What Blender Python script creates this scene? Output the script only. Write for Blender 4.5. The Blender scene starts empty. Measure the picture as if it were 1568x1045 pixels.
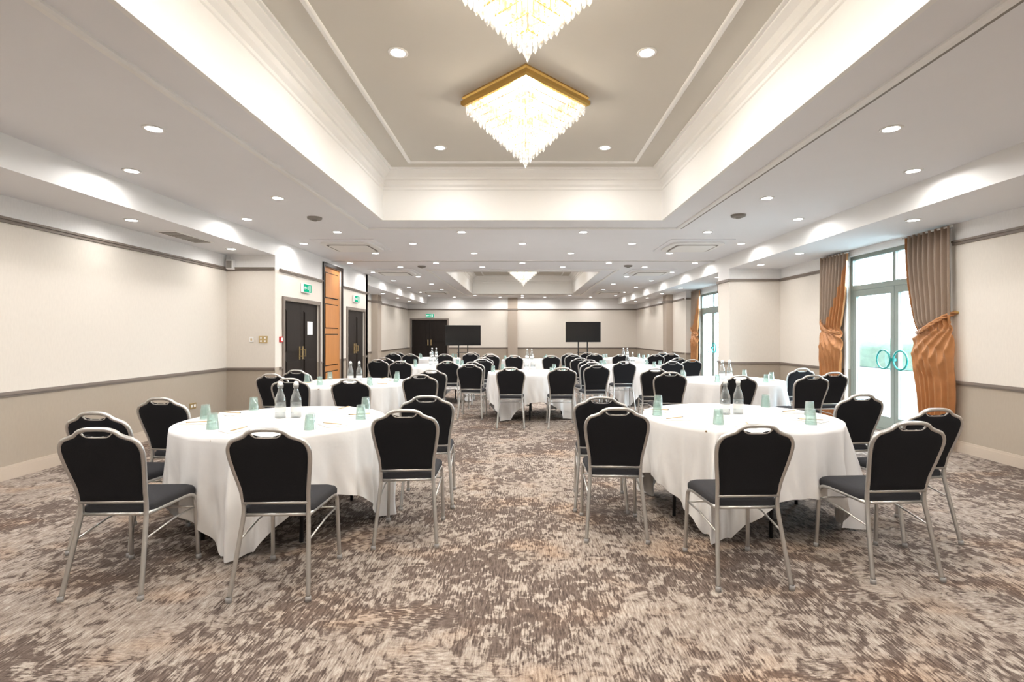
import bpy, math, random
from mathutils import Vector, Matrix
random.seed(7)
S = bpy.context.scene
COL = S.collection
FPX, CAMH = 790.0, 1.42
CROP = (784, 522.5, 1.0)

# ------------------------------------------------------------------ materials
def nt(name):
    m = bpy.data.materials.new(name); m.use_nodes = True
    t = m.node_tree; t.nodes.clear()
    out = t.nodes.new('ShaderNodeOutputMaterial')
    return m, t, out
def N(t, ty, **kw):
    n = t.nodes.new(ty)
    for k, v in kw.items():
        if k.startswith('_'): setattr(n, k[1:], v)
        else: n.inputs[k.replace('__', ' ')].default_value = v
    return n
def rgba(c): return (c[0], c[1], c[2], 1)
def mat(name, col, rough=0.5, metal=0.0, var=0.06, scale=30, bump=0.0, bscale=200, spec=0.5, coat=0.0, sheen=0.0):
    m, t, out = nt(name)
    b = N(t, 'ShaderNodeBsdfPrincipled')
    b.inputs['Roughness'].default_value = rough
    b.inputs['Metallic'].default_value = metal
    b.inputs['Specular IOR Level'].default_value = spec
    b.inputs['Coat Weight'].default_value = coat
    b.inputs['Sheen Weight'].default_value = sheen
    tc = N(t, 'ShaderNodeTexCoord')
    n = N(t, 'ShaderNodeTexNoise'); n.inputs['Scale'].default_value = scale; n.inputs['Detail'].default_value = 3
    t.links.new(tc.outputs['Object'], n.inputs['Vector'])
    mx = N(t, 'ShaderNodeMix', _data_type='RGBA')
    mx.inputs[6].default_value = rgba([c * (1 - var) for c in col])
    mx.inputs[7].default_value = rgba([min(1, c * (1 + var)) for c in col])
    t.links.new(n.outputs['Fac'], mx.inputs[0])
    t.links.new(mx.outputs[2], b.inputs['Base Color'])
    if bump > 0:
        n2 = N(t, 'ShaderNodeTexNoise'); n2.inputs['Scale'].default_value = bscale
        t.links.new(tc.outputs['Object'], n2.inputs['Vector'])
        bp = N(t, 'ShaderNodeBump'); bp.inputs['Strength'].default_value = bump; bp.inputs['Distance'].default_value = 0.01
        t.links.new(n2.outputs['Fac'], bp.inputs['Height'])
        t.links.new(bp.outputs['Normal'], b.inputs['Normal'])
    t.links.new(b.outputs[0], out.inputs[0])
    return m
def emis(name, col, strength, sample=False):
    m, t, out = nt(name)
    e = N(t, 'ShaderNodeEmission'); e.inputs[0].default_value = rgba(col); e.inputs[1].default_value = strength
    t.links.new(e.outputs[0], out.inputs[0])
    if not sample: m.cycles.emission_sampling = 'NONE'
    return m
def thin_glass(name, tint, gloss=0.12, opac=0.0, ocol=(1, 1, 1)):
    m, t, out = nt(name)
    tr = N(t, 'ShaderNodeBsdfTransparent'); tr.inputs[0].default_value = rgba(tint)
    gl = N(t, 'ShaderNodeBsdfGlossy'); gl.inputs['Roughness'].default_value = 0.05
    lw = N(t, 'ShaderNodeLayerWeight'); lw.inputs[0].default_value = 0.35
    mp = N(t, 'ShaderNodeMapRange'); mp.inputs[3].default_value = gloss * 0.4; mp.inputs[4].default_value = min(1, gloss * 4)
    t.links.new(lw.outputs['Facing'], mp.inputs[0])
    m1 = N(t, 'ShaderNodeMixShader')
    t.links.new(mp.outputs[0], m1.inputs[0]); t.links.new(tr.outputs[0], m1.inputs[1]); t.links.new(gl.outputs[0], m1.inputs[2])
    d = N(t, 'ShaderNodeBsdfDiffuse'); d.inputs[0].default_value = rgba(ocol)
    m2 = N(t, 'ShaderNodeMixShader'); m2.inputs[0].default_value = opac
    t.links.new(m1.outputs[0], m2.inputs[1]); t.links.new(d.outputs[0], m2.inputs[2])
    t.links.new(m2.outputs[0], out.inputs[0])
    return m

def wall_mat():
    m, t, out = nt('wallpaper_two_tone')
    b = N(t, 'ShaderNodeBsdfPrincipled'); b.inputs['Roughness'].default_value = 0.7
    g = N(t, 'ShaderNodeNewGeometry'); sp = N(t, 'ShaderNodeSeparateXYZ')
    t.links.new(g.outputs['Position'], sp.inputs[0])
    r = N(t, 'ShaderNodeValToRGB'); r.color_ramp.interpolation = 'CONSTANT'
    mp = N(t, 'ShaderNodeMath', _operation='DIVIDE'); mp.inputs[1].default_value = 4.0
    t.links.new(sp.outputs[2], mp.inputs[0]); t.links.new(mp.outputs[0], r.inputs[0])
    cr = r.color_ramp
    cr.elements[0].position = 0; cr.elements[0].color = (0.365, 0.31, 0.25, 1)
    cr.elements[1].position = 0.845 / 4; cr.elements[1].color = (0.68, 0.63, 0.565, 1)
    e = cr.elements.new(2.545 / 4); e.color = (0.86, 0.85, 0.84, 1)
    n = N(t, 'ShaderNodeTexNoise'); n.inputs['Scale'].default_value = 60; n.inputs['Detail'].default_value = 4
    mpg = N(t, 'ShaderNodeMapping'); mpg.inputs['Scale'].default_value = (1, 1, 0.25)
    t.links.new(g.outputs['Position'], mpg.inputs[0]); t.links.new(mpg.outputs[0], n.inputs['Vector'])
    mr = N(t, 'ShaderNodeMapRange'); mr.inputs[3].default_value = 0.93; mr.inputs[4].default_value = 1.05
    t.links.new(n.outputs['Fac'], mr.inputs[0])
    mx = N(t, 'ShaderNodeMix', _data_type='RGBA', _blend_type='MULTIPLY'); mx.inputs[0].default_value = 1
    t.links.new(r.outputs[0], mx.inputs[6]); t.links.new(mr.outputs[0], mx.inputs[7])
    t.links.new(mx.outputs[2], b.inputs['Base Color'])
    t.links.new(b.outputs[0], out.inputs[0])
    return m

def carpet_mat():
    m, t, out = nt('patterned_carpet')
    b = N(t, 'ShaderNodeBsdfPrincipled'); b.inputs['Roughness'].default_value = 0.95
    b.inputs['Specular IOR Level'].default_value = 0.15
    g = N(t, 'ShaderNodeNewGeometry')
    def noise(sc, scale=1.0, detail=3, rough=0.55, dist=0.0, loc=(0, 0, 0)):
        mp = N(t, 'ShaderNodeMapping'); mp.inputs['Scale'].default_value = sc; mp.inputs['Location'].default_value = loc
        n = N(t, 'ShaderNodeTexNoise'); n.inputs['Scale'].default_value = scale
        n.inputs['Detail'].default_value = detail; n.inputs['Roughness'].default_value = rough; n.inputs['Distortion'].default_value = dist
        t.links.new(g.outputs['Position'], mp.inputs[0]); t.links.new(mp.outputs[0], n.inputs['Vector'])
        return n.outputs['Fac']
    def math_(op, a, b_, clamp=False):
        n = N(t, 'ShaderNodeMath', _operation=op); n.use_clamp = clamp
        for i, v in enumerate((a, b_)):
            if isinstance(v, (int, float)): n.inputs[i].default_value = v
            else: t.links.new(v, n.inputs[i])
        return n.outputs[0]
    def mrange(v, a, b_, c=0.0, d=1.0):
        n = N(t, 'ShaderNodeMapRange'); n.inputs[1].default_value = a; n.inputs[2].default_value = b_
        n.inputs[3].default_value = c; n.inputs[4].default_value = d
        t.links.new(v, n.inputs[0]); return n.outputs[0]
    sx = noise((24, 85, 1), detail=2)
    sy = noise((100, 14, 1), detail=2, loc=(3, 1, 0))
    sel = mrange(noise((1.3, 1.3, 1), detail=2, loc=(9, 4, 0)), 0.38, 0.46)
    mixs = N(t, 'ShaderNodeMix'); t.links.new(sel, mixs.inputs[0]); t.links.new(sx, mixs.inputs[2]); t.links.new(sy, mixs.inputs[3])
    streak = mixs.outputs[0]
    blot = noise((13, 10, 1), detail=4, rough=0.6, dist=1.1)
    big = noise((1.0, 0.9, 1), detail=2, loc=(2, 7, 0))
    mot = math_('ADD', math_('MULTIPLY', blot, 1.0), math_('MULTIPLY', streak, 0.42))
    mot = math_('ADD', mot, math_('MULTIPLY', big, 0.85))
    mask = mrange(mot, 1.08, 1.18)
    gnd = math_('ADD', math_('MULTIPLY', streak, 0.70), math_('MULTIPLY', blot, 0.50))
    gnd = mrange(gnd, 0.44, 0.78)
    r = N(t, 'ShaderNodeValToRGB'); cr = r.color_ramp
    cr.elements[0].position = 0.0; cr.elements[0].color = (0.16, 0.125, 0.105, 1)
    cr.elements[1].position = 1.0; cr.elements[1].color = (0.43, 0.385, 0.34, 1)
    e = cr.elements.new(0.5); e.color = (0.27, 0.227, 0.195, 1)
    t.links.new(gnd, r.inputs[0])
    rd = N(t, 'ShaderNodeValToRGB'); cr = rd.color_ramp
    cr.elements[0].position = 0.35; cr.elements[0].color = (0.066, 0.049, 0.042, 1)
    cr.elements[1].position = 0.66; cr.elements[1].color = (0.165, 0.13, 0.11, 1)
    t.links.new(streak, rd.inputs[0])
    mm = N(t, 'ShaderNodeMix', _data_type='RGBA'); t.links.new(mask, mm.inputs[0]); t.links.new(rd.outputs[0], mm.inputs[6]); t.links.new(r.outputs[0], mm.inputs[7])
    w = mrange(noise((1.5, 2.2, 1), detail=3, loc=(5, 5, 0)), 0.52, 0.70, 0.05, 0.6)
    mx = N(t, 'ShaderNodeMix', _data_type='RGBA', _blend_type='MULTIPLY')
    mx.inputs[7].default_value = (1.10, 0.86, 0.66, 1)
    t.links.new(w, mx.inputs[0]); t.links.new(mm.outputs[2], mx.inputs[6])
    fine = mrange(noise((220, 220, 1), detail=1), 0.3, 0.7, 0.86, 1.12)
    m2 = N(t, 'ShaderNodeMix', _data_type='RGBA', _blend_type='MULTIPLY'); m2.inputs[0].default_value = 1
    t.links.new(mx.outputs[2], m2.inputs[6]); t.links.new(fine, m2.inputs[7])
    t.links.new(m2.outputs[2], b.inputs['Base Color'])
    bp = N(t, 'ShaderNodeBump'); bp.inputs['Strength'].default_value = 0.2; bp.inputs['Distance'].default_value = 0.005
    t.links.new(fine, bp.inputs['Height']); t.links.new(bp.outputs[0], b.inputs['Normal'])
    t.links.new(b.outputs[0], out.inputs[0])
    return m

def wood_mat(name, c1, c2, rough=0.35, spec=0.5):
    m, t, out = nt(name)
    b = N(t, 'ShaderNodeBsdfPrincipled'); b.inputs['Roughness'].default_value = rough; b.inputs['Specular IOR Level'].default_value = spec
    g = N(t, 'ShaderNodeNewGeometry')
    mp = N(t, 'ShaderNodeMapping'); mp.inputs['Scale'].default_value = (14, 14, 1.2)
    n = N(t, 'ShaderNodeTexNoise'); n.inputs['Scale'].default_value = 2; n.inputs['Detail'].default_value = 5; n.inputs['Distortion'].default_value = 0.6
    t.links.new(g.outputs['Position'], mp.inputs[0]); t.links.new(mp.outputs[0], n.inputs['Vector'])
    mx = N(t, 'ShaderNodeMix', _data_type='RGBA'); mx.inputs[6].default_value = rgba(c1); mx.inputs[7].default_value = rgba(c2)
    t.links.new(n.outputs['Fac'], mx.inputs[0]); t.links.new(mx.outputs[2], b.inputs['Base Color'])
    t.links.new(b.outputs[0], out.inputs[0]); return m

def crystal_mat():
    m, t, out = nt('lit_crystal')
    tc = N(t, 'ShaderNodeTexCoord')
    n = N(t, 'ShaderNodeTexNoise'); n.inputs['Scale'].default_value = 34; n.inputs['Detail'].default_value = 2
    t.links.new(tc.outputs['Object'], n.inputs['Vector'])
    mr = N(t, 'ShaderNodeMapRange'); mr.inputs[1].default_value = 0.38; mr.inputs[2].default_value = 0.66
    mr.inputs[3].default_value = 0.50; mr.inputs[4].default_value = 1.8
    t.links.new(n.outputs['Fac'], mr.inputs[0])
    e = N(t, 'ShaderNodeEmission'); e.inputs[0].default_value = (1, 0.94, 0.84, 1)
    t.links.new(mr.outputs[0], e.inputs[1])
    tr = N(t, 'ShaderNodeBsdfTransparent'); tr.inputs[0].default_value = (1, 0.97, 0.92, 1)
    gl = N(t, 'ShaderNodeBsdfGlossy'); gl.inputs['Roughness'].default_value = 0.08; gl.inputs[0].default_value = (0.25, 0.25, 0.25, 1)
    a = N(t, 'ShaderNodeAddShader'); t.links.new(e.outputs[0], a.inputs[0]); t.links.new(gl.outputs[0], a.inputs[1])
    ms = N(t, 'ShaderNodeMixShader'); ms.inputs[0].default_value = 0.62
    t.links.new(tr.outputs[0], ms.inputs[1]); t.links.new(a.outputs[0], ms.inputs[2])
    t.links.new(ms.outputs[0], out.inputs[0])
    m.cycles.emission_sampling = 'NONE'
    return m

M_WALL = wall_mat(); M_CARPET = carpet_mat()
M_CEIL = mat('ceiling_paint', (0.83, 0.835, 0.86), 0.8, var=0.015, scale=3)
M_UP = mat('coffer_paint', (0.61, 0.58, 0.525), 0.8, var=0.015, scale=3)
M_WHITE = mat('white_gloss_paint', (0.87, 0.865, 0.85), 0.55, var=0.01)
M_RAIL = mat('taupe_rail_paint', (0.19, 0.155, 0.13), 0.5, var=0.03)
M_BASE = mat('baseboard_paint', (0.49, 0.415, 0.34), 0.5, var=0.03)
M_PIL = mat('pilaster_paint', (0.40, 0.335, 0.275), 0.6, var=0.03)
M_CHROME = mat('champagne_metal', (0.56, 0.55, 0.53), 0.34, metal=0.85, var=0.03)
M_FAB = mat('black_fabric', (0.012, 0.012, 0.014), 0.9, var=0.4, scale=300, bump=0.2, bscale=600, spec=0.2)
M_SEAT = mat('charcoal_fabric', (0.033, 0.033, 0.037), 0.9, var=0.5, scale=400, bump=0.3, bscale=600, spec=0.2)
M_RUB = mat('grey_rubber', (0.35, 0.34, 0.33), 0.7)
M_CLOTH = mat('white_linen', (0.77, 0.76, 0.75), 0.85, var=0.02, scale=60, bump=0.25, bscale=12, spec=0.2)
M_DKLEG = mat('table_leg_steel', (0.03, 0.03, 0.032), 0.45, metal=0.4)
M_PLY = mat('table_plywood', (0.35, 0.24, 0.14), 0.6)
M_GOLD = mat('brass_gold', (0.62, 0.40, 0.12), 0.28, metal=0.9, var=0.05)
M_CRY = crystal_mat()
M_BULB = emis('lamp_glow', (1, 0.97, 0.92), 18)
M_DOOR = wood_mat('dark_stained_door', (0.008, 0.005, 0.004), (0.02, 0.014, 0.011), 0.5, 0.2)
M_OAK = wood_mat('orange_wood', (0.38, 0.145, 0.035), (0.55, 0.24, 0.075))
M_FRAME = mat('window_frame_paint', (0.24, 0.28, 0.255), 0.5)
M_GLASS = thin_glass('pane_glass', (0.95, 0.98, 0.97), 0.06)
M_TUMB = thin_glass('teal_tumbler_glass', (0.84, 0.92, 0.90), 0.16, 0.12, (0.50, 0.64, 0.61))
M_BOT = thin_glass('clear_bottle_glass', (0.93, 0.95, 0.95), 0.20, 0.06, (0.8, 0.85, 0.86))
M_TEAL = mat('teal_handle', (0.03, 0.28, 0.26), 0.3)
M_DRAPE = mat('taupe_drape', (0.25, 0.18, 0.13), 0.5, var=0.1, scale=80, sheen=0.2)
M_SILK = mat('orange_silk', (0.41, 0.18, 0.065), 0.36, metal=0.25, var=0.25, scale=9, sheen=0.1)
M_BLACK = mat('black_plastic', (0.01, 0.01, 0.011), 0.35)
M_SCREEN = mat('dark_screen', (0.004, 0.005, 0.007), 0.12, var=0.0, spec=0.6)
M_GREEN = emis('exit_green', (0.02, 0.55, 0.30), 0.9)
M_SIGNW = emis('exit_white', (0.9, 1, 0.95), 0.9)
M_PLW = mat('white_plastic', (0.82, 0.81, 0.79), 0.4)
M_GRILL = mat('grille_grey', (0.24, 0.22, 0.20), 0.6)
M_BRASS = mat('brass_plate', (0.55, 0.42, 0.22), 0.35, metal=0.8)
M_PAPER = mat('notepad_paper', (0.86, 0.85, 0.82), 0.8, var=0.01)
M_PENCIL = mat('pencil_wood', (0.55, 0.40, 0.22), 0.6)
M_RED = mat('red_plastic', (0.5, 0.02, 0.02), 0.4)
M_HEDGE = mat('hedge_leaves', (0.04, 0.055, 0.033), 0.8, var=0.5, scale=5, bump=0.6, bscale=20)
M_PAVE = mat('terrace_paving', (0.11, 0.12, 0.12), 0.85, var=0.2, scale=2)

# ------------------------------------------------------------------ mesh builder
class MB:
    def __init__(s): s.v = []; s.f = []; s.m = []; s.sm = []; s.mats = []
    def mi(s, m):
        if m not in s.mats: s.mats.append(m)
        return s.mats.index(m)
    def add(s, verts, faces, m, smooth=False):
        o = len(s.v); s.v += [tuple(v) for v in verts]
        k = s.mi(m)
        for f in faces: s.f.append([i + o for i in f]); s.m.append(k); s.sm.append(smooth)
    def box(s, x0, x1, y0, y1, z0, z1, m, mb=None):
        v = [(x0, y0, z0), (x1, y0, z0), (x1, y1, z0), (x0, y1, z0), (x0, y0, z1), (x1, y0, z1), (x1, y1, z1), (x0, y1, z1)]
        s.add(v, [(4, 5, 6, 7), (0, 1, 5, 4), (1, 2, 6, 5), (2, 3, 7, 6), (3, 0, 4, 7)], m)
        s.add(v, [(0, 3, 2, 1)], mb or m)
    def bbox(s, x0, x1, y0, y1, z0, z1, m, b=0.006):
        def loop(i, z): return rrect((x0 + x1) / 2, (y0 + y1) / 2, (x1 - x0) / 2 - i, (y1 - y0) / 2 - i, b, 3, z)
        s.loft([loop(b, z0), loop(0, z0 + b), loop(0, z1 - b), loop(b, z1)], m, True, True, False)
    def loft(s, loops, m, cap0=True, cap1=True, smooth=True, close=True):
        n = len(loops[0]); v = [p for l in loops for p in l]; f = []
        for i in range(len(loops) - 1):
            for j in range(n if close else n - 1):
                k = (j + 1) % n
                f.append((i * n + j, i * n + k, (i + 1) * n + k, (i + 1) * n + j))
        s.add(v, f, m, smooth)
        o = len(s.v) - len(v)
        k = s.mi(m)
        if cap0: s.f.append([o + j for j in reversed(range(n))]); s.m.append(k); s.sm.append(False)
        if cap1: s.f.append([o + (len(loops) - 1) * n + j for j in range(n)]); s.m.append(k); s.sm.append(False)
    def lathe(s, prof, m, seg=20, cx=0, cy=0, cap0=False, cap1=False):
        s.loft([[(cx + r * math.cos(2 * math.pi * j / seg), cy + r * math.sin(2 * math.pi * j / seg), z) for j in range(seg)] for r, z in prof], m, cap0, cap1)
    def tube(s, pts, r, m, seg=8, caps=True, closed=False, rr=None):
        P = [Vector(p) for p in pts]; n = len(P); loops = []; up = None
        for i in range(n):
            if closed: t = (P[(i + 1) % n] - P[i - 1]).normalized()
            else: t = (P[min(i + 1, n - 1)] - P[max(i - 1, 0)]).normalized()
            if up is None:
                up = Vector((0, 0, 1)) if abs(t.z) < 0.9 else Vector((0, 1, 0))
            a = (up - t * up.dot(t)).normalized(); b = t.cross(a); up = a
            R = rr[i] if rr else r
            loops.append([tuple(P[i] + (a * math.cos(2 * math.pi * j / seg) + b * math.sin(2 * math.pi * j / seg)) * R) for j in range(seg)])
        if closed: loops.append(loops[0]); caps = False
        s.loft(loops, m, caps, caps)
    def obj(s, name, loc=(0, 0, 0), rot=(0, 0, 0), parent=None):
        return inst(name, s.mesh(name), loc, rot, parent)
    def mesh(s, name):
        me = bpy.data.meshes.new(name); me.from_pydata(s.v, [], s.f)
        for m in s.mats: me.materials.append(m)
        me.polygons.foreach_set('material_index', s.m)
        me.polygons.foreach_set('use_smooth', s.sm)
        me.update()
        return me
def inst(name, me, loc=(0, 0, 0), rot=(0, 0, 0), parent=None):
    o = bpy.data.objects.new(name, me); COL.objects.link(o)
    o.location = loc; o.rotation_euler = rot
    if parent: o.parent = parent
    return o
def rrect(cx, cy, hx, hy, r, n, z):
    r = max(0.0005, min(r, hx * 0.99, hy * 0.99)); L = []
    for q, (sx, sy) in enumerate(((1, 1), (-1, 1), (-1, -1), (1, -1))):
        for i in range(n + 1):
            a = math.pi / 2 * (q + i / n)
            L.append((cx + sx * (hx - r) + r * math.cos(a), cy + sy * (hy - r) + r * math.sin(a), z))
    return L
def catmull(P, k=5):
    P = [Vector(p) for p in P]; out = []
    Q = [P[0] * 2 - P[1]] + P + [P[-1] * 2 - P[-2]]
    for i in range(1, len(Q) - 2):
        for j in range(k):
            t = j / k
            out.append(0.5 * ((2 * Q[i]) + (Q[i + 1] - Q[i - 1]) * t + (2 * Q[i - 1] - 5 * Q[i] + 4 * Q[i + 1] - Q[i + 2]) * t * t + (3 * Q[i] - Q[i - 1] - 3 * Q[i + 1] + Q[i + 2]) * t ** 3))
    out.append(P[-1]); return out
def interp(x, T):
    if x <= T[0][0]: return T[0][1]
    for (a, b), (c, d) in zip(T, T[1:]):
        if x <= c: return b + (d - b) * (x - a) / (c - a)
    return T[-1][1]
def rect_loft(mb, x0, x1, y0, y1, prof, m):
    loops = [[(x0 + i, y0 + i, z), (x1 - i, y0 + i, z), (x1 - i, y1 - i, z), (x0 + i, y1 - i, z)] for i, z in prof]
    mb.loft(loops, m, False, False, False)

# ------------------------------------------------------------------ room dims
XL, XLD, XR, XRP = -5.05, -4.22, 5.30, 4.25
YB, YE = -3.0, 22.9
ZS, ZM, ZF, ZU = 2.78, 3.06, 3.64, 3.76
mb = MB(); mb.box(XL - 0.2, XR + 0.15, YB - 0.2, YE + 0.2, -0.12, 0, M_CARPET); mb.obj('floor')

TR = [0]
def wall(name, axis, pos, a0, a1, sgn, z1, openings=(), th=0.15, rails=True):
    mb = MB()
    def bx(B, aa, ab, d0, d1, za, zb, m):
        lo, hi = sorted((pos + sgn * d0, pos + sgn * d1))
        if axis == 'y': B.box(lo, hi, aa, ab, za, zb, m)
        else: B.box(aa, ab, lo, hi, za, zb, m)
    cur = a0
    for (p, q, za, zb) in sorted(openings):
        bx(mb, cur, p, -th, 0, 0, z1, M_WALL)
        if za > 0: bx(mb, p, q, -th, 0, 0, za, M_WALL)
        if zb < z1: bx(mb, p, q, -th, 0, zb, z1, M_WALL)
        cur = q
    bx(mb, cur, a1, -th, 0, 0, z1, M_WALL)
    mb.obj(name)
    if not rails: return
    def strip(parts, zc, nm, m):
        t = MB(); cur = a0; segs = []
        for (p, q, za, zb) in sorted(openings):
            if za <= zc <= zb + 0.06: segs.append((cur, p - 0.08)); cur = q + 0.08
        segs.append((cur, a1))
        for aa, ab in segs:
            if ab > aa:
                for d, za, zb in parts: bx(t, aa, ab, 0.0, d, za, zb, m)
        t.obj(nm)
    sfx = name.split('_', 1)[1]
    strip([(0.018, 0, 0.11), (0.012, 0.11, 0.135)], 0.05, 'baseboard_' + sfx, M_BASE)
    TR[0] += 1; strip([(0.022, 0.83, 0.86), (0.012, 0.81, 0.83)], 0.84, 'trim_%d' % TR[0], M_RAIL)
    TR[0] += 1; strip([(0.035, 2.545, 2.57), (0.02, 2.515, 2.545)], 2.54, 'trim_%d' % TR[0], M_RAIL)

D1, D2 = (9.12, 10.68), (12.42, 13.75)
PK = (10.95, 12.0)
W1, W2 = (6.42, 8.40), (13.5, 15.4)
wall('wall_left', 'y', XL, YB, 8.8, 1, ZM)
wall('wall_left_return', 'x', 8.8, XL, XLD, -1, ZM)
wall('wall_left_doors', 'y', XLD, 8.8 + .15, 14.07, 1, ZM, [(D1[0], D1[1], 0, 2.03), (PK[0], PK[1], 0, 2.9), (D2[0], D2[1], 0, 2.03)])
wall('wall_left_far_return', 'x', 14.07 - 0.0, XL, XLD, 1, ZM)
wall('wall_left_far', 'y', XL - 0.05, 14.07, YE, 1, ZM)
wall('wall_back', 'x', YE, XL - 0.2, XR + 0.1, -1, ZM, [(-4.92, -3.34, 0, 2.08)])
wall('wall_right', 'y', XR, YB, 10.6, -1, ZM, [(W1[0], W1[1], 0, 2.68)])
wall('wall_right_middle', 'y', XR, 11.2, 16.0, -1, ZM, [(W2[0], W2[1], 0, 2.62)])
wall('wall_right_far', 'y', 5.07, 16.15, YE, -1, ZM)
wall('wall_right_return', 'x', 16.0, 5.07 - 0.0, XR, -1, ZM)
wall('wall_rear', 'x', YB, XL - 0.15, XR + 0.15, 1, ZM)
mb = MB()
mb.box(XRP, XR, 10.6, 11.2, 0, ZS, M_WALL)
for d, za, zb, m in ((0.018, 0, 0.135, M_BASE), (0.022, 0.82, 0.86, M_RAIL), (0.03, 2.52, 2.57, M_RAIL)):
    mb.box(XRP - d, XR, 10.6 - d, 11.2 + d, za, zb, m)
mb.obj('wall_right_pier')
mb = MB()
mb.box(-0.64, -0.22, YE - 0.14, YE, 0, ZM, M_PIL); mb.box(-0.66, -0.20, YE - 0.16, YE, 2.5, 2.58, M_RAIL); mb.box(-0.66, -0.20, YE - 0.16, YE, 0, 0.14, M_BASE)
mb.obj('wall_pilaster_back')
mb = MB()
mb.box(4.86, 5.07, 17.4, 17.85, 0, ZS, M_PIL); mb.box(4.84, 5.07, 17.38, 17.87, 2.5, 2.58, M_RAIL); mb.box(4.84, 5.07, 17.38, 17.87, 0, 0.14, M_BASE)
mb.obj('wall_pilaster_right')
mb = MB()
mb.box(XL - .05, -4.88, 17.4, 17.85, 0, ZS, M_PIL); mb.box(XL - .05, -4.86, 17.38, 17.87, 2.5, 2.58, M_RAIL)
mb.obj('wall_pilaster_left')

# ceiling
C1 = (-2.0, 2.0, -1.2, 7.36); C2 = (-2.0, 2.0, 13.4, 20.6)
mb = MB()
xa, xb = XL - 0.2, XR + 0.15
def slab(x0, x1, y0, y1): mb.box(x0, x1, y0, y1, ZM, ZM + 0.06, M_CEIL)
slab(xa, -2.0, YB - .15, YE + .15); slab(2.0, xb, YB - .15, YE + .15)
slab(-2, 2, YB - .15, C1[2]); slab(-2, 2, C1[3], C2[2]); slab(-2, 2, C2[3], YE + .15)
def soff(x0, x1, y0, y1):
    mb.box(x0, x1, y0, y1, ZS, ZM, M_WHITE, M_CEIL)
soff(XL, XLD, YB, 8.8); soff(XL - .05, XLD, 14.07, YE); soff(XRP, XR, YB, 16.0); soff(XRP, 5.07, 16.0, YE)
for c in (C1, C2):
    x0, x1, y0, y1 = c
    prof = [(-0.03, ZM - 0.004), (0.008, ZM - 0.004), (0.008, ZF - 0.16), (0.02, ZF - 0.15), (0.02, ZF - 0.12), (0.05, ZF - 0.09), (0.05, ZF - 0.03), (0.07, ZF - 0.02), (0.075, ZF + 0.01), (0.10, ZF + 0.055), (0.15, ZF + 0.085), (0.15, ZU - 0.02), (0.18, ZU - 0.02), (0.18, ZU + .01)]
    rect_loft(mb, x0, x1, y0, y1, prof, M_WHITE)
    mb.box(x0 - .1, x1 + .1, y0 - .1, y1 + .1, ZU, ZU + 0.05, M_UP)
    mb.box(x0 - .1, x0 - .02, y0 - .1, y1 + .1, ZM + .06, ZU, M_UP); mb.box(x1 + .02, x1 + .1, y0 - .1, y1 + .1, ZM + .06, ZU, M_UP)
    mb.box(x0 - .02, x1 + .02, y0 - .1, y0 - .02, ZM + .06, ZU, M_UP); mb.box(x0 - .02, x1 + .02, y1 + .02, y1 + .1, ZM + .06, ZU, M_UP)
mb.obj('ceiling')
def ring_trim(name, x0, x1, y0, y1, z, w=0.05, h=0.022, m=M_WHITE):
    t = MB()
    rect_loft(t, x0, x1, y0, y1, [(0, z), (0, z - h * .6), (w * .25, z - h), (w * .75, z - h), (w, z - h * .6), (w, z)], m)
    t.obj(name)
n = TR[0]
ring_trim('trim_%d' % (n + 1), -1.55, 1.55, -0.8, 6.98, ZU)
ring_trim('trim_%d' % (n + 2), -1.55, 1.55, 13.8, 20.2, ZU)
ring_trim('trim_%d' % (n + 3), -2.42, 2.42, -1.6, 7.95, ZM, 0.07, 0.028)
ring_trim('trim_%d' % (n + 4), -2.42, 2.42, 12.9, 21.1, ZM, 0.07, 0.028)
t = MB(); t.box(XLD, XRP, 11.36, 11.44, ZM - 0.012, ZM, M_WHITE); t.box(XLD, XRP, 11.39, 11.41, ZM - 0.014, ZM - 0.011, M_GRILL)
t.box(2.425, 2.455, -1.6, 7.95, ZM - 0.008, ZM, M_GRILL)
t.obj('trim_%d' % (n + 5))

# ------------------------------------------------------------------ downlights
dm = MB()
dm.lathe([(0.058, 0.0), (0.082, 0.0), (0.084, -0.004), (0.076, -0.009), (0.060, -0.006)], M_WHITE, 20)
dm.lathe([(0.062, -0.005), (0.02, -0.0055), (0.002, -0.006)], M_BULB, 20, cap1=True)
DM = dm.mesh('ceiling_downlight')
def mkl(e):
    L = bpy.data.lights.new('downlight_lamp', 'AREA'); L.shape = 'DISK'; L.size = 0.12; L.energy = e; L.color = (1, 0.97, 0.94)
    L.spread = math.radians(170); return L
L_MID, L_EDGE, L_SOF, L_COF = mkl(19.5), mkl(8.5), mkl(4.5), mkl(14)
def down(x, y, z=ZM):
    o = inst('ceiling_downlight', DM, (x, y, z))
    L = L_SOF if z == ZS else L_COF if z == ZU else L_EDGE if (abs(x) > 3.7 or y > 22) else L_MID
    l = bpy.data.objects.new('lamp', L); COL.objects.link(l); l.parent = o; l.location = (0, 0, -0.02)
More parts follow.
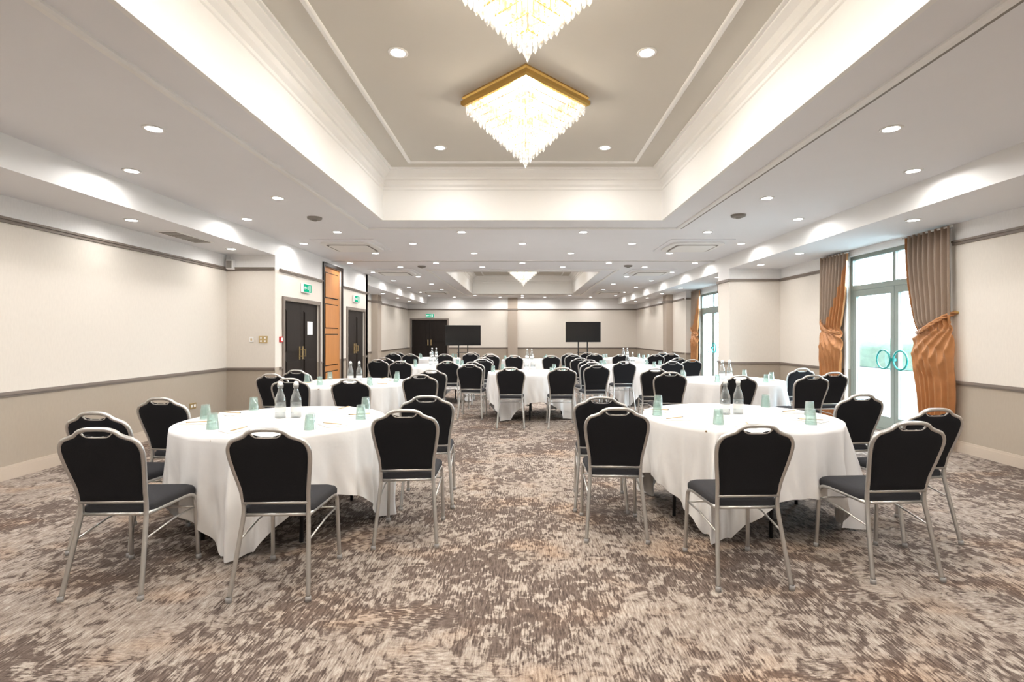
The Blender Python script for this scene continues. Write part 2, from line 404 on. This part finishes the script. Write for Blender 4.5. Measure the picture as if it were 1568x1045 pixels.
for sx in (-1, 1):
    for y in (-1.9, 0.0, 2.05, 4.1, 6.18): down(sx * 2.93, y)
    for y in (-0.9, 1.05, 3.1, 5.15, 7.3): down(sx * 3.90, y)
    for y in (0.2, 2.2, 4.2, 6.1): down(sx * 4.62, y, ZS)
    for y in (2.15, 4.27, 6.44, 0.0): down(sx * 1.03, y, ZU)
    for y in (15.2, 18.8): down(sx * 1.03, y, ZU)
    for y in (14.5, 16.6, 18.7): down(sx * 2.93, y)
    for y in (13.5, 15.6, 17.7, 19.8): down(sx * 3.9, y)
    for y in (15.0, 17.0, 19.0, 21.0): down(sx * 4.6, y, ZS)
    for y in (8.22, 10.36, 12.45):
        down(sx * 0.97, y); down(sx * 2.95, y)
    for y in (9.27, 11.75): down(sx * 1.97, y); down(sx * 3.93, y)
    down(sx * 0.97, 22.35); down(sx * 2.95, 22.35); down(sx * 1.97, 21.4); down(sx * 3.9, 21.6)
for y in (9.27, 11.75, 21.4): down(0, y)
down(-4.6, 8.15, ZS); down(4.62, 8.6, ZS); down(4.62, 10.0, ZS); down(4.62, 12.2, ZS); down(0, 22.35)

# ------------------------------------------------------------------ chandeliers
ch = MB()
def sq(h, z): return [(h, 0, z), (0, h, z), (-h, 0, z), (0, -h, z)]
ch.loft([sq(0.56, 0), sq(0.61, 0), sq(0.625, -0.02), sq(0.61, -0.035), sq(0.635, -0.05), sq(0.635, -0.085), sq(0.61, -0.10), sq(0.57, -0.10), sq(0.56, -0.08), sq(0.56, 0)], M_GOLD, False, False, False)
NT = 9
def prism(cx, cy, ax, ay, w, z0, z1, d=0.008):
    nx, ny = -ay, ax
    tip = z1 - w * 0.6
    f = [(cx - ax * w / 2, cy - ay * w / 2), (cx + ax * w / 2, cy + ay * w / 2)]
    v = [(f[0][0] , f[0][1], z0), (f[1][0], f[1][1], z0), (f[1][0], f[1][1], z1), (cx, cy, tip), (f[0][0], f[0][1], z1),
         (cx + nx * d, cy + ny * d, z0), (cx + nx * d, cy + ny * d, z1)]
    ch.add(v, [(0, 5, 6, 4), (5, 1, 2, 6), (4, 6, 3), (6, 2, 3)], M_CRY)
ztop = -0.085
for k in range(NT):
    h = 0.565 * (1 - k / (NT - 0.35)) + 0.02
    z0 = ztop - k * 0.058; z1 = z0 - 0.080
    c = sq(h, 0); L = h * math.sqrt(2); n = max(2, int(L / 0.042))
    ch.loft([sq(h - 0.006, z0 - 0.004), sq(h + 0.003, z0 - 0.004), sq(h + 0.003, z0 + 0.006), sq(h - 0.006, z0 + 0.006), sq(h - 0.006, z0 - 0.004)], M_GOLD, False, False, False)
    for s in range(4):
        p, q = c[s], c[(s + 1) % 4]
        ax, ay = (q[0] - p[0]) / L, (q[1] - p[1]) / L
        for i in range(n):
            t = (i + 0.5) / n
            prism(p[0] + (q[0] - p[0]) * t, p[1] + (q[1] - p[1]) * t, ax, ay, L / n * 0.88, z0, z1 - random.uniform(0, 0.012))
ch.lathe([(0.004, -0.55), (0.02, -0.60), (0.028, -0.64), (0.016, -0.68), (0.003, -0.71)], M_CRY, 8, cap0=True, cap1=True)
ch.tube([(0, 0, 0), (0, 0, -0.5)], 0.012, M_GOLD)
ch.lathe([(0.001, -0.01), (0.10, -0.01), (0.10, -0.03), (0.001, -0.03)], M_GOLD, 16)
for a in range(6):
    x, y = 0.22 * math.cos(a * math.pi / 3), 0.22 * math.sin(a * math.pi / 3)
    ch.tube([(0, 0, -0.12), (x, y, -0.14)], 0.006, M_GOLD, 6)
    ch.lathe([(0.014, -0.14), (0.03, -0.16), (0.034, -0.19), (0.02, -0.22), (0.003, -0.225)], M_BULB, 10, x, y, True, True)
CH = ch.mesh('crystal_chandelier')
CL = bpy.data.lights.new('chandelier_lamp', 'POINT'); CL.energy = 180; CL.color = (1, 0.935, 0.83); CL.shadow_soft_size = 0.12
for y in (1.1, 3.08, 5.05, 17.3):
    o = inst('crystal_chandelier', CH, (0.03, y, ZU))
    l = bpy.data.objects.new('lamp', CL); COL.objects.link(l); l.parent = o; l.location = (0, 0, -0.30)

# ------------------------------------------------------------------ chair
cb = MB()
def yl(z):
    return interp(z, [(0, -0.31), (0.2, -0.265), (0.44, -0.212), (0.58, -0.235), (0.925, -0.345)])
half = [(.208, 0), (.196, .16), (.182, .34), (.174, .46), (.180, .57), (.202, .70), (.212, .78), (.207, .825), (.185, .857), (.150, .872), (.117, .886), (.096, .905), (.06, .918), (.02, .921)]
path = [(-x, yl(z), z) for x, z in half] + [(x, yl(z), z) for x, z in reversed(half)]
pp = catmull(path, 4)
cb.tube(pp, 0.0125, M_CHROME, 8)
for sx in (-1, 1):
    fl = catmull([(sx * .176, -.215, .43), (sx * .187, 0, .43), (sx * .193, .13, .427), (sx * .198, .185, .40), (sx * .200, .196, .34), (sx * .204, .205, .17), (sx * .208, .215, .004)], 4)
    cb.tube(fl, 0.0125, M_CHROME, 8)
    cb.tube([(sx * .186, yl(.30), .30), (sx * .195, 0.0, .335), (sx * .198, .19, .335)], 0.006, M_CHROME, 6)
    cb.lathe([(0.0155, 0), (0.0155, 0.025), (0.012, 0.028)], M_RUB, 10, sx * .208, -.31, True)
    cb.lathe([(0.0155, 0), (0.0155, 0.025), (0.012, 0.028)], M_RUB, 10, sx * .208, .215, True)
cb.tube([(-.197, .19, .335), (.197, .19, .335)], 0.006, M_CHROME, 6)
cb.tube([(-.176, yl(.50), .50), (.176, yl(.50), .50)], 0.010, M_CHROME, 8)
cb.tube([(-.176, -.21, .43), (.176, -.21, .43)], 0.010, M_CHROME, 8)
cb.tube([(-.193, .17, .42), (.193, .17, .42)], 0.010, M_CHROME, 8)
cb.tube(catmull([(-.085, yl(.90), .901), (-.068, yl(.89), .884), (-.04, yl(.88), .876), (.04, yl(.88), .876), (.068, yl(.89), .884), (.085, yl(.90), .901)], 3), 0.006, M_CHROME, 6)
ztopf = [(0, .876), (.045, .876), (.07, .887), (.085, .902), (.098, .896), (.118, .880), (.152, .866), (.180, .852), (.198, .834)]
wT = [(.50, .172), (.57, .176), (.70, .198), (.78, .207), (.83, .202)]
U, V1, V2 = 24, 14, 5
rows = []
for r in range(V1 + V2 + 1):
    row = []
    for c in range(U + 1):
        u = -1 + 2 * c / U
        if r <= V1:
            z = .50 + (.825 - .50) * r / V1; x = u * interp(z, wT)
        else:
            s_ = (r - V1) / V2; x = u * .200 * (1 - 0.03 * s_); z = .825 + (interp(abs(x), ztopf) - .825) * s_
        row.append((x, z, u, r / (V1 + V2)))
    rows.append(row)
for sd, off in ((-1, 0.010), (1, 0.016)):
    v = []; f = []
    for row in rows:
        for x, z, u, w in row:
            e = min(1, (1 - abs(u)) * 6) * min(1, w * 8) * min(1, (1 - w) * 5)
            v.append((x, yl(z) + sd * (0.005 + off * (e ** 0.5)), z))
    for r in range(len(rows) - 1):
        for c in range(U):
            a = r * (U + 1) + c; q = (a, a + 1, a + U + 2, a + U + 1)
            f.append(q if sd < 0 else tuple(reversed(q)))
    cb.add(v, f, M_FAB, True)
edge = [rows[r][0] for r in range(len(rows))] + [rows[-1][c] for c in range(U + 1)] + [rows[r][-1] for r in reversed(range(len(rows)))]
cb.tube([(x, yl(z), z) for x, z, u, w in edge[::2]], 0.006, M_FAB, 6)
def seatloop(ins, z):
    L = rrect(0, 0.005, 0.206 - ins, 0.215 - ins, 0.05, 6, z)
    return [(x * (1 - 0.10 * max(0, min(1, (0.22 - y) / 0.44))), y, zz - 0.012 * max(0, y - .1) / .12) for x, y, zz in L]
cb.loft([seatloop(.02, .42), seatloop(.004, .425), seatloop(0, .44), seatloop(0, .463), seatloop(.01, .479), seatloop(.03, .488), seatloop(.08, .494), seatloop(.14, .496)], M_SEAT, True, True)
CHAIR = cb.mesh('banquet_chair')
def chair(x, y, rot=0): inst('banquet_chair', CHAIR, (x, y, 0), (0, 0, math.radians(rot)))

# ------------------------------------------------------------------ tables
R = 0.745
tb = MB()
tb.lathe([(0.002, .735), (R - .01, .735), (R, .74), (R, .753), (R - .01, .758), (0.002, .758)], M_PLY, 48)
for sx in (-1, 1):
    for y in (-.35, .35):
        tb.tube([(sx * .42, y, .735), (sx * .45, y, .0)], 0.014, M_DKLEG)
    tb.tube([(sx * .44, -.35, .25), (sx * .44, .35, .25)], 0.010, M_DKLEG)
    tb.tube([(sx * .44, -.35, .69), (sx * .44, .35, .69)], 0.010, M_DKLEG)
    tb.tube([(sx * .44, 0, .25), (0, 0, .70)], 0.009, M_DKLEG)
tb.tube([(-.44, 0, .71), (.44, 0, .71)], 0.012, M_DKLEG)
TABLE = tb.mesh('round_banquet_table')
def cloth_mesh(seed):
    rnd = random.Random(seed); ph = [rnd.uniform(0, 6.28) for _ in range(8)]
    n = 360; half = 1.17
    B = MB(); loops = []
    for rr_ in (0.03, 0.25, 0.5, 0.68, 0.73): loops.append([(rr_ * math.cos(2 * math.pi * j / n), rr_ * math.sin(2 * math.pi * j / n), .764) for j in range(n)])
    K = 24
    def tri(p):
        return 1 - 2 * abs(math.sin(p / 2)) ** 0.8
    for k in range(K + 1):
        t = k / K; L = []
        for j in range(n):
            a = 2 * math.pi * j / n
            d = half / max(abs(math.cos(a)), abs(math.sin(a))) - R
            d = min(d, 0.735)
            ca = (a % (math.pi / 2)) - math.pi / 4
            qd = int(a // (math.pi / 2)); jit = ph[qd % 8] * .12
            corner = math.exp(-((ca - .05 * (qd % 2)) / 0.27) ** 2)
            z = .764 - 0.010 * min(1, t * 8) - d * t
            drop = d * t
            fold = corner * (0.085 * tri(ca * 21 + jit) + 0.03 * math.cos(ca * 37 + ph[1])) \
                 + (1 - corner) * (0.036 * tri(a * 13 + ph[2] + .3 * t) + 0.016 * math.sin(a * 22 + ph[3]))
            fold += 0.006 * math.sin(a * 41 + z * 19 + ph[4]) * t
            s_ = min(1, drop / 0.42)
            r = R + 0.006 * min(1, t * 10) + 0.025 * drop + s_ * (fold + 0.012)
            L.append((r * math.cos(a), r * math.sin(a), max(z, 0.012)))
        loops.append(L)
    B.loft(loops, M_CLOTH, True, False, True)
    return B.mesh('white_tablecloth')
CLOTHS = [cloth_mesh(s) for s in (1, 2, 3)]
tg = MB()
tg.lathe([(0.041, 0.0), (0.040, 0.003), (0.031, 0.108), (0.029, 0.112), (0.002, 0.112)], M_TUMB, 20)
tg.lathe([(0.039, 0.0), (0.037, 0.004), (0.0285, 0.10), (0.002, 0.102)], M_TUMB, 20)
TG = tg.mesh('glass_tumbler')
wb = MB()
wb.lathe([(0.002, 0.001), (0.036, 0.001), (0.041, 0.006), (0.041, 0.135), (0.037, 0.160), (0.022, 0.200), (0.016, 0.225), (0.0155, 0.252), (0.018, 0.254), (0.018, 0.262)], M_BOT, 20)
wb.lathe([(0.002, 0.009), (0.037, 0.009), (0.038, 0.12), (0.002, 0.121)], M_BOT, 20)
wb.lathe([(0.014, 0.255), (0.019, 0.262), (0.018, 0.278), (0.010, 0.288), (0.002, 0.289)], M_PLW, 14, cap0=True)
wb.tube([(0.02, 0, .235), (0.024, 0, .26), (0.014, 0, .283)], 0.0015, M_CHROME, 5)
wb.tube([(-0.02, 0, .235), (-0.024, 0, .26), (-0.014, 0, .283)], 0.0015, M_CHROME, 5)
wb.lathe([(0.0415, 0.05), (0.0418, 0.052), (0.0418, 0.085), (0.0415, 0.087)], M_PLW, 20)
WB = wb.mesh('water_bottle')
pb = MB(); pb.bbox(-.074, .074, -.105, .105, 0, .006, M_PAPER, 0.0015); PADM = pb.mesh('notepad')
pc = MB(); pc.tube([(0, -.085, .0045), (0, .075, .0045)], .0038, M_PENCIL, 6); pc.tube([(0, .075, .0045), (0, .09, .0045)], .002, M_BLACK, 6, rr=[.0038, .0006]); PENM = pc.mesh('pencil')

PAT = [(-.40, -.97, 0), (.49, -.97, 0), (1.06, -.27, 4), (1.02, .52, 6), (-.96, -.40, -4), (-1.02, .42, -8)]
GL = [(-.30, -.40), (.36, -.43), (.60, .0), (.46, .50), (-.64, .02), (-.50, .48)]
def table(x, y, chairs=None, crot=0, ci=0):
    o = inst('round_banquet_table', TABLE, (x, y, 0), (0, 0, math.radians(crot + 40)))
    c = inst('tablecloth', CLOTHS[ci % 3], (0, 0, 0), (0, 0, math.radians(-40)), o)
    for i, (gx, gy) in enumerate(GL):
        inst('glass_tumbler', TG, (x + gx + random.uniform(-.02, .02), y + gy + random.uniform(-.02, .02), .7645))
        a = math.atan2(-gy, -gx)
        px, py = x + gx * .86 + math.sin(a) * .19, y + gy * .86 - math.cos(a) * .19
        inst('notepad', PADM, (px, py, .765), (0, 0, a - math.pi / 2))
        inst('pencil', PENM, (px, py, .7715), (0, 0, a - math.pi / 2 + .5))
    inst('water_bottle', WB, (x - .07, y + .07, .7645)); inst('water_bottle', WB, (x + .045, y + .09, .7645), (0, 0, 1))
    for cx, cy, r in (PAT if chairs is None else []): chair(x + cx, y + cy, r)
    for c in (chairs or []): chair(*c)
table(-1.84, 4.0, [(-2.26, 3.06, 2), (-1.36, 3.05, 2), (-.80, 3.73, 4), (-.81, 4.50, 6), (-2.70, 3.62, -4), (-2.79, 4.36, -6)], 47, 0)
table(1.74, 4.18, [(.66, 3.82, -3), (.66, 4.42, -6), (1.28, 3.17, 2), (2.19, 3.26, 3), (2.73, 3.78, 6), (2.76, 4.60, 8)], 12, 1)
table(-2.32, 7.1, [(-2.64, 6.18, 0), (-1.92, 6.08, 0), (-1.30, 6.75, 4), (-1.33, 7.6, 8), (-3.15, 6.85, -4), (-3.12, 7.55, -8)], 20, 2)
table(3.0, 7.5, [(2.62, 6.55, 0), (3.52, 6.62, 3), (1.98, 7.15, -4), (2.0, 7.9, -8), (4.05, 7.1, 6), (4.05, 7.9, 9)], 33, 0)
table(.14, 9.1, [(-.18, 8.12, 0), (.60, 8.1, 0), (-.86, 8.95, -4), (1.20, 8.8, 4), (-.86, 9.7, -8), (1.2, 9.6, 9)], 10, 1)
table(-1.9, 11.0, None, 40, 2); table(2.3, 10.9, None, 25, 0)
table(.2, 13.6, None, 15, 1); table(-2.5, 14.6, None, 5, 2); table(2.9, 14.4, None, 30, 0)

# ------------------------------------------------------------------ doors
def door_leafs(B, axis, pos, sgn, a0, a1, h, m=M_DOOR, frame=M_RAIL, double=True):
    def bx(aa, ab, d0, d1, za, zb, mm):
        lo, hi = sorted((pos + sgn * d0, pos + sgn * d1))
        if axis == 'y': B.box(lo, hi, aa, ab, za, zb, mm)
        else: B.box(aa, ab, lo, hi, za, zb, mm)
    for aa, ab, za, zb in ((a0 - .07, a0, 0, h + .07), (a1, a1 + .07, 0, h + .07), (a0, a1, h, h + .07)):
        bx(aa, ab, 0.001, 0.03, za, zb, frame)
    bx(a0, a1, -.10, -.145, 0, h, M_DOOR)
    mid = (a0 + a1) / 2
    L = [(a0 + .01, mid - .003), (mid + .003, a1 - .01)] if double else [(a0 + .01, a1 - .01)]
    for aa, ab in L:
        bx(aa, ab, -.07, -.03, 0.01, h - .005, m)
        ps = ((.15, .95), (1.1, h - .15)) if double else ((.12, .62), (.74, 1.44), (1.56, 2.1), (2.22, h - .12))
        for za, zb in ps:
            bx(aa + .12, ab - .12, -.03, -.022, za, zb, M_DOOR if not double else m)
            bx(aa + .14, ab - .14, -.022, -.012, za + .02, zb - .02, m)
    if double:
        for k in (-1, 1):
            bx(mid + k * .07 - .02, mid + k * .07 + .02, -.03, -.02, .95, 1.2, M_BRASS)
            bx(mid + k * .07 - .01, mid + k * .07 + .01, -.02, .03, 1.0, 1.02, M_BRASS)
            bx(mid + k * .07 - .01, mid + k * .07 + .01, -.02, .03, 1.13, 1.15, M_BRASS)
            bx(mid + k * .07 - .01, mid + k * .07 + .01, .02, .035, 1.0, 1.15, M_BRASS)
    return bx
B = MB(); bx = door_leafs(B, 'y', XLD, 1, D1[0], D1[1], 2.03); bx(10.15, 10.40, -.03, -.008, 1.42, 1.68, M_PLW); B.obj('door_1')
B = MB(); door_leafs(B, 'y', XLD, 1, D2[0], D2[1], 2.03); B.obj('door_2')
B = MB(); door_leafs(B, 'x', YE, -1, -4.92, -3.34, 2.08); B.obj('door_3')
B = MB(); door_leafs(B, 'y', XLD, 1, PK[0], PK[1], 2.9, M_OAK, M_DOOR, False); B.obj('door_4')

# ------------------------------------------------------------------ french windows
def french(name, a0, a1, h):
    B = MB(); x0, x1 = XR + .04, XR + .10
    def b(aa, ab, za, zb, m=M_FRAME, xa=x0, xb=x1): B.box(xa, xb, aa, ab, za, zb, m)
    b(a0, a0 + .06, 0, h); b(a1 - .06, a1, 0, h); b(a0 + .06, a1 - .06, h - .06, h); b(a0 + .06, a1 - .06, 2.13, 2.21)
    b(a0 + .06, a1 - .06, 0, .03)
    mid = (a0 + a1) / 2
    b(mid - .025, mid + .025, 2.21, h - .06)
    for aa, ab in ((a0 + .065, mid - .004), (mid + .004, a1 - .065)):
        b(aa, aa + .075, .035, 2.125); b(ab - .075, ab, .035, 2.125)
        b(aa + .075, ab - .075, .035, .22); b(aa + .075, ab - .075, 2.03, 2.125)
        b(aa + .075, ab - .075, .22, 2.03, M_GLASS, XR + .065, XR + .072)
    b(a0 + .06, mid - .025, 2.21, h - .06, M_GLASS, XR + .065, XR + .072); b(mid + .025, a1 - .06, 2.21, h - .06, M_GLASS, XR + .065, XR + .072)
    for sgn in (-1, 1):
        c = mid + sgn * .17
        B.tube([(XR + .0, c + .135 * math.cos(a * math.pi / 16), 1.06 + .135 * math.sin(a * math.pi / 16)) for a in range(32)], .013, M_TEAL, 8, closed=True)
        B.box(XR + .0, XR + .04, mid + sgn * .045 - .012, mid + sgn * .045 + .012, 1.04, 1.08, M_TEAL)
    B.obj(name)
french('window_1', W1[0], W1[1], 2.68); french('window_2', W2[0], W2[1], 2.62)
B = MB()
for a0, a1, h in ((W1[0], W1[1], 2.68), (W2[0], W2[1], 2.62)):
    B.box(XR - .02, XR, a0 - .06, a0, 0, h + .05, M_WHITE); B.box(XR - .02, XR, a1, a1 + .06, 0, h + .05, M_WHITE); B.box(XR - .02, XR, a0, a1, h, h + .05, M_WHITE)
B.obj('trim_%d' % (n + 6))

# ------------------------------------------------------------------ curtains
def curtain(outer, inner, ztie=1.52, ztop=2.75, xw=XR, lining=True):
    B = MB(); s = 1 if inner > outer else -1; W = abs(inner - outer)
    rowsN, colsN = 120, 130; v = []
    tw = W * .74
    def ridge(p): return 1 - 2 * abs(math.sin(p / 2)) ** 0.75
    for r in range(rowsN + 1):
        z = ztop + (0.03 - ztop) * r / rowsN
        if z > ztie:
            t = (ztop - z) / (ztop - ztie)
            a = -0.02 - 0.01 * t; b = W + (tw - W) * (t ** 2.0); bulge = 0.02 * math.sin(t * math.pi) + .03 * max(0, t - .7) / .3
        else:
            t = (ztie - z) / ztie
            a = -0.03 - 0.08 * math.sin(min(1, t * 2.4) * math.pi / 2) * (1 - .8 * t)
            b = tw + 0.12 * math.sin(min(1, t * 3.0) * math.pi / 2) * (1 - 2.0 * t); bulge = .03 + .05 * math.sin(min(1, t * 2.4) * math.pi)
        blend = min(1, max(0, (ztie + .08 - z) / .16))
        for c in range(colsN + 1):
            u = c / colsN
            w1 = math.sin(u * 2 * math.pi * 8 + 0.6 * math.sin(u * 7 + z * .6))
            q = math.atan2(ztie + .16 - z, u * 0.60 + .08)
            w2 = ridge(q * 30 + 0.9 * math.sin(u * 6) + 0.5 * math.sin(z * 9))
            below = max(0, ztie - z)
            w3 = ridge(u * 2 * math.pi * 7 + 0.9 * math.sin(z * 2.3) + .8 * math.sin(u * 9))
            k2 = blend * math.exp(-(below / 0.42) ** 2)
            x = xw - 0.085 - bulge * math.sin(math.pi * min(1, max(0, u))) ** .7 - 0.034 * w1 * (1 - blend) - 0.034 * w3 * (blend - k2) - 0.026 * w2 * k2
            y = outer + s * (a + (b - a) * u) + .012 * math.sin(z * 6 + 1.0) * blend
            v.append((min(x, xw - .02), y, max(.015, z)))
    f1, f2 = [], []
    for r in range(rowsN):
        z = ztop + (0.03 - ztop) * (r + .5) / rowsN
        for c in range(colsN):
            u = (c + .5) / colsN
            q = r * (colsN + 1) + c; fc = (q, q + 1, q + colsN + 2, q + colsN + 1)
            if z > ztie + .14 - .20 * u: lim = 1.0 - (0.06 + 0.7 * max(0, (2.6 - z) / (2.6 - ztie)) ** 1.5 if lining else 0.06)
            else: lim = -1
            (f2 if u > lim else f1).append(fc)
    B.add(v, f1, M_DRAPE, True); B.add(v, f2, M_SILK, True)
    y0 = outer - s * .02
    base = catmull([(xw - .025, y0, ztie + .17), (xw - .13, y0 + s * .05, ztie + .12), (xw - .175, y0 + s * .20, ztie + .03), (xw - .175, y0 + s * .36, ztie - .05), (xw - .09, y0 + s * (tw + .01), ztie - .07)], 6)
    for kk in range(3):
        B.tube([p + Vector((0, 0.012 * math.sin(i * .7 + kk * 2.1), 0.018 * math.cos(i * .7 + kk * 2.1))) for i, p in enumerate(base)], 0.014, M_SILK, 8)
    B.tube([(xw - .0, y0, ztie + .17), (xw - .05, y0, ztie + .17)], .018, M_GOLD, 8)
    B.tube([(xw - .09, outer - s * .05, ztop - .01), (xw - .09, inner + s * .05, ztop - .01)], 0.012, M_CHROME, 8)
    return B.obj('window_curtain')
curtain(6.30, 7.02, lining=False); curtain(8.98, 8.28); curtain(15.85, 15.2); curtain(13.1, 13.75, lining=False)

# ------------------------------------------------------------------ televisions
def tv(x, y, zc, ry=0):
    B = MB(); w, h = .62, .36
    B.bbox(-w, w, -.025, .025, zc - h, zc + h, M_BLACK, .008)
    B.box(-w + .012, w - .012, -.0275, -.0252, zc - h + .016, zc + h - .012, M_SCREEN)
    B.box(-.2, .2, .025, .07, zc - .2, zc + .2, M_BLACK)
    for sx in (-1, 1):
        B.tube([(sx * .16, .08, .06), (sx * .16, .08, zc + .15)], .022, M_BLACK, 10)
        B.tube([(sx * .30, -.28, .035), (sx * .16, .08, .07), (sx * .30, .34, .035)], .018, M_BLACK, 8)
        for yy in (-.28, .34): B.lathe([(.03, 0), (.034, .01), (.03, .03)], M_BLACK, 10, sx * .30, yy, True, True)
    B.box(-.22, .22, -.06, .18, .78, .80, M_BLACK)
    B.obj('television_on_stand', (x, y, 0), (0, 0, ry))
tv(-2.1, 18.3, 1.40, .12); tv(2.15, 18.3, 1.52, -.03)

# ------------------------------------------------------------------ ceiling fittings
def cassette(x, y):
    B = MB()
    B.loft([rrect(0, 0, .56, .62, .03, 4, -.001), rrect(0, 0, .56, .62, .03, 4, -.012), rrect(0, 0, .53, .59, .03, 4, -.016)], M_CEIL, False, True, False)
    B.loft([rrect(0, -.0, .47, .47, .16, 8, -.016), rrect(0, 0, .47, .47, .16, 8, -.045), rrect(0, 0, .43, .43, .14, 8, -.055)], M_WHITE, False, True, False)
    B.loft([rrect(0, 0, .38, .38, .10, 8, -.0555), rrect(0, 0, .38, .38, .10, 8, -.058)], M_GRILL, False, True, False)
    B.loft([rrect(0, 0, .34, .34, .08, 8, -.058), rrect(0, 0, .34, .34, .08, 8, -.066)], M_WHITE, False, True, False)
    B.obj('air_conditioning_cassette', (x, y, ZM))
for x, y in ((-3.1, 9.45), (3.1, 9.45), (-3.3, 13.45), (3.3, 13.45), (-3.3, 19.75), (3.3, 19.75)): cassette(x, y)
sd = MB(); sd.lathe([(.002, -.035), (.07, -.035), (.095, -.025), (.10, 0)], M_GRILL, 20); sd.lathe([(.03, -.05), (.04, -.036)], M_GRILL, 12, cap0=True)
SD = sd.mesh('smoke_detector')
for x, y in ((-2.9, 7.2), (2.95, 7.05), (-2.4, 12.3), (2.5, 12.2)): inst('smoke_detector', SD, (x, y, ZM))
B = MB(); B.box(-.14, .14, -.42, .42, -.012, 0, M_WHITE)
for i in range(12): B.box(-.115, .115, -.39 + i * .066, -.355 + i * .066, -.016, -.011, M_GRILL)
B.obj('air_vent', (-4.66, 7.15, ZS))
def sign(name, loc, rz):
    B = MB(); B.bbox(-.19, .19, -.025, .025, -.09, .09, M_PLW, .006)
    B.box(-.175, .175, -.028, -.0252, -.075, .075, M_GREEN)
    B.box(-.12, -.03, -.0295, -.0281, -.012, .012, M_SIGNW); B.add([(-.12, -.0295, -.04), (-.12, -.0295, .04), (-.16, -.0295, 0)], [(0, 2, 1)], M_SIGNW)
    B.box(.07, .13, -.0295, -.0281, -.06, .06, M_SIGNW); B.box(.0, .035, -.0295, -.0281, -.03, .03, M_SIGNW); B.box(.01, .03, -.0295, -.0281, .035, .055, M_SIGNW)
    B.obj(name, loc, (0, 0, rz))
sign('exit_sign', (XLD + .03, 10.0, 2.32), math.radians(90)); sign('exit_sign', (XLD + .03, 13.0, 2.32), math.radians(90)); sign('exit_sign', (-4.1, YE - .03, 2.27), 0)
B = MB()
B.bbox(-.075, .075, -.012, 0, -.06, .06, M_BRASS, .003)
for i in (-1, 1):
    for k in (-1, 1): B.box(i * .035 - .012, i * .035 + .012, -.016, -.011, k * .028 - .014, k * .028 + .014, M_PLW)
B.obj('light_switch_plate', (-4.42, 8.8, 1.34))
B = MB(); B.bbox(-.035, .035, -.01, 0, -.045, .045, M_PLW, .003); B.box(-.012, .012, -.014, -.009, -.02, .02, M_BRASS); B.obj('light_switch', (-4.62, 8.8, 1.34))
B = MB(); B.bbox(0, .03, -.045, .045, -.05, .05, M_RED, .003); B.box(.03, .033, -.03, .03, -.03, .03, M_PLW); B.obj('fire_call_point', (XLD, 8.99, 1.34))
B = MB(); B.bbox(-.06, .06, -.10, 0, -.09, .07, M_PLW, .01); B.box(-.045, .045, -.104, -.099, -.07, .05, M_GRILL); B.tube([(0, -.05, .07), (0, -.02, .12)], .012, M_PLW); B.obj('wall_speaker', (-4.95, 8.80, 2.62))
def socket(loc, rz):
    B = MB(); B.bbox(-.075, .075, -.01, 0, -.045, .045, M_BRASS, .003)
    for i in (-1, 1): B.box(i * .035 - .018, i * .035 + .018, -.013, -.009, -.02, .02, M_PLW)
    B.obj('wall_socket', loc, (0, 0, rz))
socket((XR, 5.36, .33), math.radians(-90)); socket((XL, 7.9, .33), math.radians(90))

# ------------------------------------------------------------------ outdoors
B = MB(); B.box(XR + .15, 30, -12, 34, -.16, -.02, M_PAVE); B.obj('terrace_ground')
def hedge(name, x, y0, y1, h):
    B = MB(); rn = random.Random(3); v = []; nx, ny = 14, 60
    for i in range(ny + 1):
        for j in range(nx + 1):
            a = math.pi * j / nx
            w = 0.7 + rn.uniform(-.09, .09)
            v.append((x - w * math.cos(a) * (1.0), y0 + (y1 - y0) * i / ny + rn.uniform(-.08, .08), max(-.02, (h + rn.uniform(-.12, .12)) * math.sin(a) ** .4)))
    f = [(i * (nx + 1) + j, i * (nx + 1) + j + 1, (i + 1) * (nx + 1) + j + 1, (i + 1) * (nx + 1) + j) for i in range(ny) for j in range(nx)]
    B.add(v, f, M_HEDGE, True); B.obj(name)
hedge('garden_hedge', 16, -4, 33, 1.3)

# ------------------------------------------------------------------ world & camera
w = bpy.data.worlds.new('World'); S.world = w; w.use_nodes = True
t = w.node_tree; t.nodes.clear()
o = t.nodes.new('ShaderNodeOutputWorld'); bg = t.nodes.new('ShaderNodeBackground')
bg.inputs[0].default_value = (0.70, 0.86, 1.0, 1); bg.inputs[1].default_value = 26.0
t.links.new(bg.outputs[0], o.inputs[0])
def portal(a0, a1, h):
    l = bpy.data.lights.new('window_portal', 'AREA'); l.shape = 'RECTANGLE'; l.size = h; l.size_y = a1 - a0; l.cycles.is_portal = True
    ob = bpy.data.objects.new('window_portal', l); COL.objects.link(ob); ob.location = (XR + .17, (a0 + a1) / 2, h / 2)
    ob.rotation_euler = (0, math.radians(90), 0)
portal(W1[0], W1[1], 2.68); portal(W2[0], W2[1], 2.62)

cam = bpy.data.cameras.new('camera'); co = bpy.data.objects.new('camera', cam); COL.objects.link(co)
co.location = (0, 0, CAMH); co.rotation_euler = (math.radians(90), 0, 0)
cx, cy, k = CROP
cam.sensor_width = 36; cam.lens = k * FPX / 1568 * 36
cam.shift_x = k * (cx - 800) / 1568; cam.shift_y = k * (513 - cy) / 1568
S.camera = co
S.view_settings.view_transform = 'Standard'
S.view_settings.exposure = 0.12
